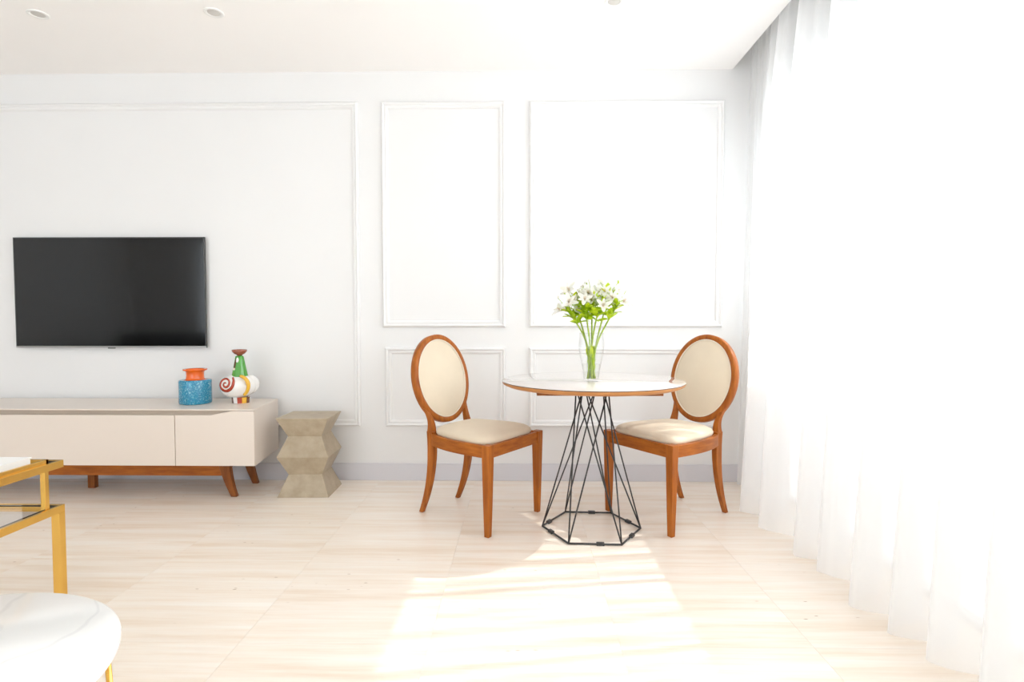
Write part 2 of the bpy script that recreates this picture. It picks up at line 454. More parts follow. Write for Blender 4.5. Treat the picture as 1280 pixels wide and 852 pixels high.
# ------------------------------------------------------------------ curtain
def curtain():
    peaks = [3.40, 3.235, 3.087, 2.905, 2.674, 2.352, 2.207, 1.925, 1.764, 1.629, 1.40, 1.22, 0.98, 0.80, 0.55, 0.36, 0.12, -0.08, -0.33, -0.52, -0.79, -1.0, -1.25, -1.45, -1.7, -1.9, -2.15, -2.35]
    depth = [0.08, 0.10, 0.6, 0.95, 0.92, 0.9, 0.75, 0.95, 0.85, 0.72] + [0.75 + 0.25 * random.random() for _ in range(30)]
    ys = []; y = WY - 0.03
    while y > -2.4: ys.append(y); y -= 0.0115
    def w(y):
        if y >= peaks[0]: return depth[0] * max(0, 1 - (y - peaks[0]) / 0.06)
        for i in range(len(peaks) - 1):
            if peaks[i] >= y > peaks[i + 1]:
                t = (peaks[i] - y) / (peaks[i] - peaks[i + 1])
                s = 0.5 + 0.5 * math.cos(2 * PI * t); sh = s ** 0.8
                a = depth[i] * (1 - t) + depth[i + 1] * t
                return a * sh
        return 0.3
    nz = 26; V, Fc = [], []
    for j in range(nz + 1):
        f = j / nz; z = 0.006 + (CH + 0.17) * f
        g = (1 - f) ** 0.7
        for y in ys:
            amp = 0.055 + 0.155 * g
            back = 1.405 - 0.045 * g
            rip = 0.006 * math.sin(y * 61 + 2.0 * math.sin(y * 9)) + 0.004 * math.sin(y * 118 + 1.3)
            ww = w(y + 0.025 * math.sin(y * 4.3) * f)
            V.append((back - amp * ww + rip + 0.0 * f, y, z))
    n = len(ys)
    for j in range(nz):
        for i in range(n - 1): Fc.append((j * n + i, j * n + i + 1, (j + 1) * n + i + 1, (j + 1) * n + i))
    r = root('curtain', (1.38, 0.5, 0.006)); inv = Vector((1.38, 0.5, 0.006))
    link('sheer_panel', [Vector(v) - inv for v in V], Fc, M['sheer'], r, True)
    box('curtain_track', (-0.02, 0.02, -2.9, 2.95, CH + 0.165, CH + 0.19), M['white'], r)
    tag(r, 'floor-length sheer white curtain in soft folds covering the right-hand window', 'curtain')
curtain()

# ------------------------------------------------------------------ television
def television():
    x0, x1, z0, z1 = -3.190, -1.977, 0.843, 1.535; yf = 3.438
    cx = (x0 + x1) / 2; r = root('television', (cx, WY, z0)); W = (x1 - x0) / 2; H = z1 - z0
    box('casing', (-W + 0.012, W - 0.012, yf - WY + 0.006, -0.002, 0.012, H - 0.012), M['bezel'], r, 0.003)
    box('screen', (-W + 0.006, W - 0.006, yf - WY, yf - WY + 0.008, 0.011, H - 0.006), M['screen'], r)
    boxes('bezel', [(-W, -W + 0.006, yf - WY - 0.001, yf - WY + 0.012, 0, H), (W - 0.006, W, yf - WY - 0.001, yf - WY + 0.012, 0, H),
                    (-W, W, yf - WY - 0.001, yf - WY + 0.012, H - 0.006, H)], M['bezel'], r)
    o = box('bottom_strip', (-W, W, yf - WY - 0.002, yf - WY + 0.012, 0, 0.010), M['silver'], r); o['label'] = 'thin silver strip along the lower edge'
    box('sensor_tab', (-0.022, 0.022, yf - WY - 0.001, yf - WY + 0.010, -0.006, 0.0), M['bezel'], r, 0.002)
    tag(r, 'black flat screen television mounted on the white panelled wall', 'television')
television()

# ------------------------------------------------------------------ media cabinet
def cabinet():
    xr, xl, yf, yb, zt, zb = -1.480, -3.72, 3.02, 3.445, 0.522, 0.205
    r = root('media_cabinet', ((xr + xl) / 2, yb, 0)); ox, oy = (xr + xl) / 2, yb
    sk = 0.052   # the sides run slightly inwards to the back
    def prism(name, x0, x1, y0, y1, z0, z1, m, s0=0.0, s1=0.0, parent=r, bev=0.0015):
        V = [(x0 - ox, y0 - oy, z0), (x1 - ox, y0 - oy, z0), (x1 - s1 - ox, y1 - oy, z0), (x0 + s0 - ox, y1 - oy, z0),
             (x0 - ox, y0 - oy, z1), (x1 - ox, y0 - oy, z1), (x1 - s1 - ox, y1 - oy, z1), (x0 + s0 - ox, y1 - oy, z1)]
        o = link(name, V, BF, m, parent)
        if bev: bevel(o, bev, 2)
        return o
    prism('top_panel', xl, xr, yf, yb, zt - 0.008, zt, M['lacquer'], sk, sk)
    prism('side_panel', xr - 0.010, xr, yf + 0.018, yb, zb, zt - 0.008, M['lacquer'], -sk + 0.0, sk)
    prism('side_panel', xl, xl + 0.010, yf + 0.018, yb, zb, zt - 0.008, M['lacquer'], sk, -sk)
    prism('bottom_panel', xl + 0.01, xr - 0.01, yf + 0.018, yb, zb, zb + 0.012, M['lacquer'], sk, sk)
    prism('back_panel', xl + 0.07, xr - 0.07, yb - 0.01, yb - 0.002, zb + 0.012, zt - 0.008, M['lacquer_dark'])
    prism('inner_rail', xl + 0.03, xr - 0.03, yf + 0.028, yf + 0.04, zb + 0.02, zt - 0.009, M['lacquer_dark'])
    # doors: front boards whose upper edge drops to leave a finger groove below the top
    zd, zh = zt - 0.034, zt - 0.010
    d1, d2 = xr - 0.445, xl + 0.445
    def door(name, pts):
        n = len(pts); V = [(a - ox, yf - oy, b) for a, b in pts] + [(a - ox, yf + 0.018 - oy, b) for a, b in pts]
        Fc = [tuple(range(n)), tuple(range(2 * n - 1, n - 1, -1))] + [(i, (i + 1) % n, (i + 1) % n + n, i + n) for i in range(n)]
        return bevel(link(name, V, Fc, M['lacquer'], r), 0.001, 2)
    door('door', [(d1 + 0.002, zb), (xr, zb), (xr, zh), (xr - 0.125, zh), (xr - 0.245, zd), (d1 + 0.002, zd)])
    door('door', [(d2 + 0.002, zb), (d1 - 0.002, zb), (d1 - 0.002, zd), (d2 + 0.002, zd)])
    door('door', [(xl, zb), (d2 - 0.002, zb), (d2 - 0.002, zd), (xl + 0.245, zd), (xl + 0.125, zh), (xl, zh)])
    # timber understructure
    box('rail', (xl + 0.24 - ox, xr - 0.235 - ox, 3.115 - oy, 3.137 - oy, 0.122, zb), M['wood_h'], r, 0.002)
    box('rail', (xl + 0.24 - ox, xr - 0.235 - ox, 3.375 - oy, 3.397 - oy, 0.150, zb), M['wood_h'], r, 0.002)
    def leg(xt, xf, y, w0=0.068, w1=0.034):
        sg = 1 if xf > xt else -1
        path = bez([(xt - ox, y - oy, zb), (xt + 0.004 * sg - ox, y - oy, 0.12), (xf - ox, y - oy, 0.0)], 10)
        fr = [(Vector((1, 0, 0)), Vector((0, 1, 0)))] * 11
        def pr(i, t):
            a = (w0 * (1 - t) + w1 * t) / 2; b = (0.034 * (1 - t) + 0.026 * t) / 2
            return [(-a, -b), (a, -b), (a, b), (-a, b)]
        V, Fc = sweep(path, pr, False, fr)
        return bevel(autosmooth(link('leg', V, Fc, M['cabwood'], r)), 0.003, 2)
    leg(-1.703, -1.650, 3.127); leg(-1.703, -1.652, 3.386)
    leg(xl + 0.223, xl + 0.172, 3.127); leg(xl + 0.223, xl + 0.172, 3.386)
    # arched brace between the two legs of each end
    for xs in (-1.703, xl + 0.223):
        path = bez([(xs - ox, 3.14 - oy, 0.13), (xs - ox, 3.18 - oy, 0.19), (xs - ox, 3.33 - oy, 0.19), (xs - ox, 3.375 - oy, 0.13)], 10)
        V, Fc = sweep(path, lambda i, t: [(-0.011, -0.008), (0.011, -0.008), (0.011, 0.03), (-0.011, 0.03)], False, [(Vector((1, 0, 0)), Vector((0, 0, 1)))] * 11)
        bevel(link('brace', V, Fc, M['cabwood'], r), 0.002)
    box('centre_leg', (-2.622 - ox, -2.578 - ox, 3.265 - oy, 3.297 - oy, 0.0, zb), M['cabwood'], r, 0.003)
    V, Fc = lathe([(0, 0.03), (0.012, 0.03), (0.014, 0.022), (0.006, 0.014), (0.0, 0.012)], 14, (-2.70 - ox, 3.30 - oy, 0.10)); V2, F2 = tube([(-2.70 - ox, 3.30 - oy, 0.12), (-2.70 - ox, 3.30 - oy, zb)], 0.005)
    V, Fc = merge([(V, Fc), (V2, F2)]); link('levelling_foot', V, Fc, M['cabwood'], r, True)
    tag(r, 'long low greige lacquered media cabinet on splayed wooden legs under the television', 'cabinet')
cabinet()

# ------------------------------------------------------------------ ceramics on the cabinet
CT = 0.522
def blue_vase():
    r = root('ceramic_vase', (-1.938, 3.245, CT))
    V, Fc = lathe([(0, 0), (0.081, 0), (0.086, 0.003), (0.0875, 0.008), (0.0875, 0.134), (0.085, 0.140), (0.078, 0.142), (0.046, 0.142), (0.046, 0.139), (0.0, 0.139)], 56)
    link('body', V, Fc, M['blue'], r, True)
    V, Fc = lathe([(0.066, 0.1415), (0.053, 0.144), (0.049, 0.150), (0.0475, 0.170), (0.049, 0.189), (0.056, 0.195), (0.064, 0.198), (0.066, 0.203), (0.063, 0.206), (0.052, 0.204), (0.042, 0.198), (0.039, 0.170), (0.039, 0.145)], 48)
    o = link('neck', V, Fc, M['orange'], r, True); o['label'] = 'glossy orange neck with a flat flared rim'
    tag(r, 'squat blue crackle-glazed ceramic vase with orange neck on the cabinet', 'vase')
blue_vase()
def bird_vase():
    r = root('ceramic_vase', (-1.685, 3.275, CT)); r.scale = (1, 1, 1.15)
    rx, ry, rz, cz = 0.107, 0.078, 0.064, 0.087
    V, Fc = lathe([(0, -1)] + [(math.cos(a), math.sin(a)) for a in [math.radians(-80 + 10 * i) for i in range(17)]] + [(0, 1)], 48)
    V = [Vector((v.x * rx - 0.014, v.y * ry, cz + v.z * rz)) for v in V]; link('body', V, Fc, M['whiteglaze'], r, True)
    # second swelling at the rear right
    V2, F2 = lathe([(0, -1)] + [(math.cos(a), math.sin(a)) for a in [math.radians(-75 + 15 * i) for i in range(11)]] + [(0, 1)], 32)
    V2 = [Vector((v.x * 0.052 + 0.048, v.y * 0.05 + 0.03, 0.094 + v.z * 0.050)) for v in V2]; link('rear_lobe', V2, F2, M['whiteglaze'], r, True)
    # red painted spiral standing slightly proud on the front
    def on_body(x, z, off=0.0012):
        q = max(0.0, 1 - ((x + 0.014) / rx) ** 2 - ((z - cz) / rz) ** 2)
        return Vector((x, -ry * math.sqrt(q) - off, z))
    pts = []
    for i in range(70):
        t = i / 69; a = 0.9 + t * 2 * PI * 2.0; rad = 0.004 + 0.047 * t
        x = -0.050 + rad * math.cos(a) * 1.0; z = 0.103 + rad * math.sin(a) * 0.80
        x = max(-0.112, x); z = min(z, 0.146); pts.append(on_body(x, z))
    V, Fc = sweep(pts, lambda i, t: [(-0.0018, 0), (0, -(0.0042 + 0.0050 * t)), (0.0018, 0), (0, (0.0042 + 0.0050 * t))], False, [(Vector((0, 1, 0)), ((pts[min(i + 1, 69)] - pts[max(i - 1, 0)]).cross(Vector((0, 1, 0)))).normalized()) for i in range(70)])
    o = link('painted_spiral', V, Fc, M['redglaze'], r, True); o['label'] = 'rust red spiral on the white belly'
    # green cone neck
    V, Fc = lathe([(0.046, 0.138), (0.044, 0.146), (0.037, 0.178), (0.030, 0.208), (0.024, 0.236), (0.021, 0.244), (0.012, 0.246), (0.0, 0.246)], 40)
    V = [Vector((v.x, v.y, v.z)) for v in V]; o = link('neck', V, Fc, M['green'], r, True); o['label'] = 'glossy green cone neck with a painted face'
    def on_cone(a, z, off=0.001):
        rad = 0.046 + (z - 0.142) * (0.022 - 0.046) / (0.240 - 0.142) + off; return Vector((rad * math.sin(a), -rad * math.cos(a), z))
    def patch(name, a0, z0, ra, rzz, m, parent):
        V = [on_cone(a0, z0, 0.0022)] + [on_cone(a0 + ra * math.cos(2 * PI * k / 18), z0 + rzz * math.sin(2 * PI * k / 18), 0.0010) for k in range(18)]
        Fc = [(0, 1 + k, 1 + (k + 1) % 18) for k in range(18)]; return link(name, V, Fc, m, parent, True)
    patch('painted_eye', 0.0, 0.224, 0.30, 0.013, M['whiteglaze'], o); patch('painted_pupil', 0.0, 0.226, 0.10, 0.004, M['brown'], o)
    patch('painted_beak', -0.42, 0.205, 0.20, 0.030, M['brown'], o); patch('painted_cheek', -0.5, 0.178, 0.28, 0.007, M['piping'], o)
    # cup on top
    V, Fc = lathe([(0.010, 0.244), (0.018, 0.250), (0.030, 0.256), (0.040, 0.266), (0.043, 0.275), (0.040, 0.277), (0.034, 0.270), (0.022, 0.262), (0, 0.260)], 36)
    o = link('cup', V, Fc, M['cupglaze'], r, True); o['label'] = 'small red-brown saucer on top of the neck'
    # yellow curved band
    hp = bez([(0.030, -0.050, 0.142), (0.085, -0.075, 0.138), (0.100, -0.055, 0.085), (0.050, -0.052, 0.045)], 22)
    V, Fc = tube(hp, lambda t: 0.012 - 0.004 * abs(2 * t - 1), 10); o = link('handle', V, Fc, M['yellow'], r, True); o['label'] = 'yellow curved handle on the right side'
    # foot ring in painted blocks
    nb = 12
    for k in range(nb):
        a0 = 2 * PI * k / nb; a1 = 2 * PI * (k + 1) / nb; V = []
        for a in [a0 + (a1 - a0) * q / 4 for q in range(5)]:
            for rad, z in ((0.050, 0.0), (0.054, 0.031), (0.040, 0.031), (0.038, 0.0)): V.append(((rad) * math.cos(a) + 0.004, rad * 0.85 * math.sin(a), z))
        Fc = []
        for i in range(4):
            for q in range(4): Fc.append((i * 4 + q, i * 4 + (q + 1) % 4, (i + 1) * 4 + (q + 1) % 4, (i + 1) * 4 + q))
        Fc += [(3, 2, 1, 0), (16, 17, 18, 19)]
        link('foot_block', V, Fc, [M['brown'], M['whiteglaze'], M['redglaze'], M['yellow']][(k + 1) % 4], r)
    tag(r, 'white bulbous ceramic vase with red spiral and green cone neck on the cabinet', 'vase')
bird_vase()

# ------------------------------------------------------------------ faceted stool
def stool():
    r = root('faceted_stool', (-1.252, 3.238, 0), math.radians(2.0))
    lv = [(0.0, 1.0), (0.1225, 0.66), (0.2325, 1.0), (0.345, 0.66), (0.452, 1.0)]
    hx, hy = 0.147, 0.132
    secs = []
    for (z0, s0), (z1, s1) in zip(lv, lv[1:]):
        V = [(sx * hx * s, sy * hy * s, z) for z, s in ((z0, s0), (z1, s1)) for sx, sy in ((-1, -1), (1, -1), (1, 1), (-1, 1))]
        o = bevel(link('facet_block', V, BF, M['stool'], r), 0.001, 1); secs.append(o)
    box('top_plate', (-hx, hx, -hy, hy, 0.450, 0.456), M['stool'], r, 0.001)
    tag(r, 'taupe zigzag faceted side stool standing between cabinet and left chair', 'stool')
stool()

# ------------------------------------------------------------------ dining chairs
def chair_proto():
    r = root('dining_chair', (0, 0, 0))           # local +x is forward, the front legs at x = +0.2
    vf, vr, uf, ur = 0.213, 0.148, 0.205, -0.215
    up = Vector((0, 0, 1))
    for s in (-1, 1):
        def pr(i, t):
            a = [0.013, 0.0165, 0.0205, 0.0215][i]; return [(-a, -a), (a, -a), (a, a), (-a, a)]
        path = [(uf, s * vf, 0), (uf, s * vf, 0.15), (uf, s * vf, 0.36), (uf, s * vf, 0.434)]
        V, Fc = sweep(path, pr, False, [(Vector((1, 0, 0)), Vector((0, 1, 0)))] * 4)
        bevel(link('leg', V, Fc, M['wood'], r), 0.0025, 2)
        # rear leg sweeping back below the seat, with the post above it
        path = bez([(ur - 0.078, s * (vr - 0.004), 0), (ur - 0.02, s * vr, 0.12), (ur + 0.018, s * vr, 0.26), (ur, s * vr, 0.44)], 14)
        def pr2(i, t):
            a = 0.012 + 0.010 * min(1, t * 1.3); b = 0.011 + 0.005 * t; return [(-a, -b), (a, -b), (a, b), (-a, b)]
        V, Fc = sweep(path, pr2, False, [(Vector((1, 0, 0)), Vector((0, 1, 0)))] * 15)
        bevel(autosmooth(link('leg', V, Fc, M['wood'], r), 50), 0.0025, 2)
        path = bez([(ur, s * vr, 0.434), (ur - 0.004, s * (vr - 0.012), 0.475), (ur - 0.016, s * (vr - 0.010), 0.515), (ur - 0.040, s * (vr + 0.012), 0.556)], 10)
        V, Fc = sweep(path, lambda i, t: [(-0.016 + 0.006 * t, -0.020 + 0.012 * t), (0.016 - 0.006 * t, -0.020 + 0.012 * t), (0.016 - 0.006 * t, 0.018 - 0.010 * t), (-0.016 + 0.006 * t, 0.018 - 0.010 * t)], False, [(Vector((1, 0, 0)), Vector((0, 1, 0)))] * 11)
        bevel(autosmooth(link('back_post', V, Fc, M['wood'], r), 50), 0.002, 2)
        # side rail, gently bowed
        path = bez([(uf - 0.015, s * (vf - 0.002), 0.402), (0.02, s * (vf + 0.012), 0.402), (-0.10, s * (vf - 0.005), 0.402), (ur + 0.01, s * (vr + 0.002), 0.402)], 14)
        fr = []
        for i in range(15):
            t = (path[min(i + 1, 14)] - path[max(i - 1, 0)]).normalized(); fr.append((t.cross(up).normalized(), up))
        V, Fc = sweep(path, lambda i, t: [(-0.011, -0.031), (0.011, -0.031), (0.011, 0.028), (-0.011, 0.028)], False, fr)
        bevel(autosmooth(link('seat_rail', V, Fc, M['wood_h'], r), 40), 0.002, 2)
    box('seat_rail', (uf - 0.008, uf + 0.013, -vf + 0.015, vf - 0.015, 0.371, 0.430), M['wood_h'], r, 0.002)
    box('seat_rail', (ur - 0.010, ur + 0.012, -vr + 0.01, vr - 0.01, 0.371, 0.432), M['wood_h'], r, 0.002)
    # cushion: trapezoid with rounded corners, domed
    def outline(t):   # t in 0..1 round the seat
        a = 2 * PI * t; c, s = math.cos(a), math.sin(a); e = 0.36
        u = math.copysign(abs(c) ** e, c); v = math.copysign(abs(s) ** e, s)
        uu = (uf + ur) / 2 + u * (uf - ur) / 2 * 0.985
        k = (uu - ur) / (uf - ur); hw = vr + (vf - vr) * (1 - (1 - k) ** 1.6) + 0.006
        return uu, v * hw
    n = 72; V, Fc = [], []
    rings = [(0.93, 0.418), (0.975, 0.426), (1.0, 0.434), (1.0, 0.443), (0.985, 0.451), (0.95, 0.459), (0.88, 0.467), (0.76, 0.475), (0.58, 0.481), (0.36, 0.485), (0.16, 0.487)]
    cx = (uf + ur) / 2
    for sc, z in rings:
        for i in range(n):
            u, v = outline(i / n); V.append((cx + (u - cx) * sc, v * sc, z))
    V.append((cx, 0, 0.4875)); V.append((cx, 0, 0.418))
    for j in range(len(rings) - 1):
        for i in range(n): Fc.append((j * n + i, j * n + (i + 1) % n, (j + 1) * n + (i + 1) % n, (j + 1) * n + i))
    for i in range(n):
        Fc.append(((len(rings) - 1) * n + i, (len(rings) - 1) * n + (i + 1) % n, len(rings) * n)); Fc.append(((i + 1) % n, i, len(rings) * n + 1))
    seat = link('seat_cushion', V, Fc, M['cream'], r, True)
    # oval back in a reclined plane
    c0 = Vector((-0.283, 0, 0.700)); tilt = math.radians(11)
    ax_v = Vector((0, 1, 0)); ax_w = Vector((-math.sin(tilt), 0, math.cos(tilt))); nrm = Vector((math.cos(tilt), 0, math.sin(tilt)))
    A, B = 0.210, 0.240
    n = 72; path, fr = [], []
    for i in range(n):
        a = 2 * PI * i / n; path.append(c0 + ax_v * ((A - 0.014) * math.cos(a)) + ax_w * ((B - 0.014) * math.sin(a)))
        out = (ax_v * math.cos(a) / A + ax_w * math.sin(a) / B).normalized(); fr.append((out, nrm))
    V, Fc = sweep(path, lambda i, t: [(-0.014, -0.015), (-0.010, -0.018), (0.010, -0.018), (0.014, -0.014), (0.014, 0.014), (0.010, 0.018), (-0.010, 0.018), (-0.014, 0.014)], True, fr)
    autosmooth(link('back_frame', V, Fc, M['wood'], r), 60)
    # pad, domed both ways, with a pale piping line
    V, Fc = [], []; nr = 9
    for side in (1, -1):
        b0 = len(V)
        for j in range(nr + 1):
            rr = 1 - j / nr
            for i in range(n):
                if j == nr and i > 0: break
                a = 2 * PI * i / n
                V.append(c0 + ax_v * ((A - 0.027) * rr * math.cos(a)) + ax_w * ((B - 0.027) * rr * math.sin(a)) + nrm * side * (0.010 + (0.014 if side == 1 else 0.006) * (1 - rr ** 3)))
        for j in range(nr - 1):
            for i in range(n): Fc.append((b0 + j * n + i, b0 + j * n + (i + 1) % n, b0 + (j + 1) * n + (i + 1) % n, b0 + (j + 1) * n + i))
        for i in range(n): Fc.append((b0 + (nr - 1) * n + i, b0 + (nr - 1) * n + (i + 1) % n, b0 + nr * n))
    pad = link('back_pad', V, Fc, M['cream'], r, True)
    path = [c0 + ax_v * ((A - 0.030) * math.cos(2 * PI * i / n)) + ax_w * ((B - 0.030) * math.sin(2 * PI * i / n)) + nrm * 0.0145 for i in range(n)]
    V, Fc = tube(path, 0.0035, 6, True); link('piping', V, Fc, M['piping'], pad, True)
    return r
ch = chair_proto()
ch.location = (-0.202, 2.843, 0); ch.rotation_euler = (0, 0, math.radians(-34.5))
tag(ch, 'oval-backed wooden dining chair with cream upholstery left of the table', 'chair', 'oval-backed dining chairs')
c2 = copy_tree(ch); c2.location = (0.759, 2.861, 0); c2.rotation_euler = (0, 0, math.radians(213.8))
tag(c2, 'oval-backed wooden dining chair with cream upholstery right of the table, beside the curtain', 'chair', 'oval-backed dining chairs')

# ------------------------------------------------------------------ round table on a wire base
TX, TY, TZ = 0.345, 2.67, 0.728
def table():
    r = root('round_table', (TX, TY, 0))
    V, Fc = lathe([(0, TZ - 0.0035), (0.433, TZ - 0.0035), (0.4355, TZ - 0.0025), (0.4355, TZ - 0.001), (0.434, TZ), (0, TZ)], 96)
    autosmooth(link('table_surface', V, Fc, M['glossy_top'], r), 40)
    V, Fc = lathe([(0, TZ - 0.0285), (0.375, TZ - 0.0285), (0.412, TZ - 0.0245), (0.430, TZ - 0.0165), (0.4350, TZ - 0.009), (0.4345, TZ - 0.0036), (0, TZ - 0.0036)], 96)
    o = autosmooth(link('table_edge', V, Fc, M['edgewood'], r), 40); o['label'] = 'tapered honey wood underside and edge'
    box('support_plate', (-0.275, 0.275, -0.275, 0.275, TZ - 0.041, TZ - 0.0285), M['cabwood'], r, 0.002)
    V, Fc = lathe([(0.4345, TZ - 0.0046), (0.4362, TZ - 0.0042), (0.4362, TZ - 0.0012), (0.4345, TZ - 0.0008)], 96); link('rim_line', V, Fc, M['rimdark'], r, True)
    rb, rt, zt = 0.2385, 0.078, TZ - 0.040
    a0 = math.radians(-2.5)
    def at_angle(rad, deg, z): return Vector((rad * math.cos(a0 + math.radians(deg)), rad * math.sin(a0 + math.radians(deg)), z))
    bot = [at_angle(rb, 60 * k, 0.006) for k in range(6)]
    V, Fc = merge([tube([bot[k], bot[(k + 1) % 6]], 0.0045, 8) for k in range(6)])
    link('base_ring', V, Fc, M['blackmetal'], r, True)
    for c in (270, 150, 30):              # three modules of four crossing rods
        for db in (-30, 30):
            for dt_ in (-82, 82):
                V, Fc = tube([at_angle(rb, c + db, 0.006), at_angle(rt, c + dt_, zt)], 0.0036, 8); link('rod', V, Fc, M['blackmetal'], r, True)
    for k, f in ((0, 0.40), (1, 0.42), (2, 0.72), (3, 0.35), (4, 0.60), (5, 0.52)):
        p = bot[k].lerp(bot[(k + 1) % 6], f); d = (bot[(k + 1) % 6] - bot[k]).normalized(); s = Vector((-d.y, d.x, 0))
        V = [p + d * a + s * b + Vector((0, 0, c)) for c in (-0.006, 0.008) for a, b in ((-0.018, -0.009), (0.018, -0.009), (0.018, 0.009), (-0.018, 0.009))]
        bevel(link('clamp', V, BF, M['blackmetal'], r), 0.002)
    tag(r, 'round table with glossy pale top and wood edge on a black wire base', 'table')
table()

# ------------------------------------------------------------------ glass vase, water and flowers
VX, VY = 0.332, 2.60
def glass_vase():
    r = root('glass_vase', (VX, VY, TZ))
    outer = [(0, 0), (0.034, 0), (0.037, 0.004), (0.037, 0.02), (0.040, 0.05), (0.048, 0.09), (0.056, 0.125), (0.060, 0.155), (0.059, 0.185), (0.055, 0.212), (0.056, 0.228)]
    inner = [(rr - 0.0022, z) for rr, z in outer[::-1][:-2]]; inner[-1] = (0.033, 0.012)
    V, Fc = lathe(outer + inner + [(0, 0.012)], 48); link('vessel', V, Fc, M['glass'], r, True)
    V, Fc = tube([(0.0555 * math.cos(2 * PI * i / 48), 0.0555 * math.sin(2 * PI * i / 48), 0.228) for i in range(48)], 0.0016, 6, True); link('rim', V, Fc, M['glass'], r, True)
    tag(r, 'clear glass vase holding white flowers on the round table', 'vase')
    V, Fc = lathe([(0, 0.0125), (0.0328, 0.0130), (0.0345, 0.02), (0.0372, 0.05), (0.0435, 0.082), (0, 0.082)], 40)
    o = link('water', V, Fc, M['water'], None, True, (VX, VY, TZ)); tag(o, 'clear water in the lower part of the glass vase', 'water')
glass_vase()

def leaf_mesh(p, d, length, width, curl, roll):
    """a lanceolate leaf from p along d, bending down by curl."""
    d = Vector(d).normalized(); side = d.cross(Vector((0, 0, 1)))
    if side.length < 0.05: side = Vector((1, 0, 0))
    side.normalize(); side = (Matrix.Rotation(roll, 3, d) @ side); up = side.cross(d).normalized()
    V, Fc = [], []; n = 7
    for i in range(n + 1):
        t = i / n; c = Vector(p) + d * length * t * (1 - 0.15 * t * abs(curl)) - up * curl * length * 0.5 * t * t
        w = width * (math.sin(PI * min(1, t * 0.93 + 0.05)) ** 0.8) * 0.5
        V += [c - side * w + up * w * 0.35, c, c + side * w + up * w * 0.35]
    for i in range(n):
        a = i * 3; Fc += [(a, a + 1, a + 4, a + 3), (a + 1, a + 2, a + 5, a + 4)]
    return V, Fc
def blossom(p, d, size):
    d = Vector(d).normalized(); a = d.cross(Vector((0.3, 0.2, 1))).normalized(); b = d.cross(a)
    parts, marks = [], []
    ph = random.random() * 6
    for k in range(6):
        an = ph + k * PI / 3; o = a * math.cos(an) + b * math.sin(an)
        op = 0.75 if k % 2 else 0.55
        V, Fc = [], []; n = 5; sd = (-a * math.sin(an) + b * math.cos(an))
        for i in range(n + 1):
            t = i / n; c = Vector(p) + d * size * (0.95 * t - 0.42 * t * t) + o * size * (op * t + 0.35 * t * t)
            w = size * (0.30 if k % 2 else 0.22) * math.sin(PI * (0.08 + 0.86 * t)) ** 0.7
            V += [c - sd * w, c - d * w * 0.15 - o * w * 0.1, c + sd * w]
        for i in range(n):
            q = i * 3; Fc += [(q, q + 1, q + 4, q + 3), (q + 1, q + 2, q + 5, q + 4)]
        parts.append((V, Fc))
    return merge(parts)
heads = [(-0.112, -0.01, 1.075), (-0.080, 0.035, 1.135), (-0.040, -0.035, 1.11), (0.000, 0.02, 1.155), (0.035, -0.03, 1.10), (0.085, 0.02, 1.165), (0.125, -0.015, 1.11)]
names = ['white flower stem leaning furthest left in the glass vase', 'white flower stem second from left, rear of the bunch', 'white flower stem third from left, front of the bunch',
         'tall white flower stem in the middle of the bunch', 'white flower stem third from right, front of the bunch', 'tallest white flower stem, second from right in the bunch', 'white flower stem leaning furthest right with long leaves']
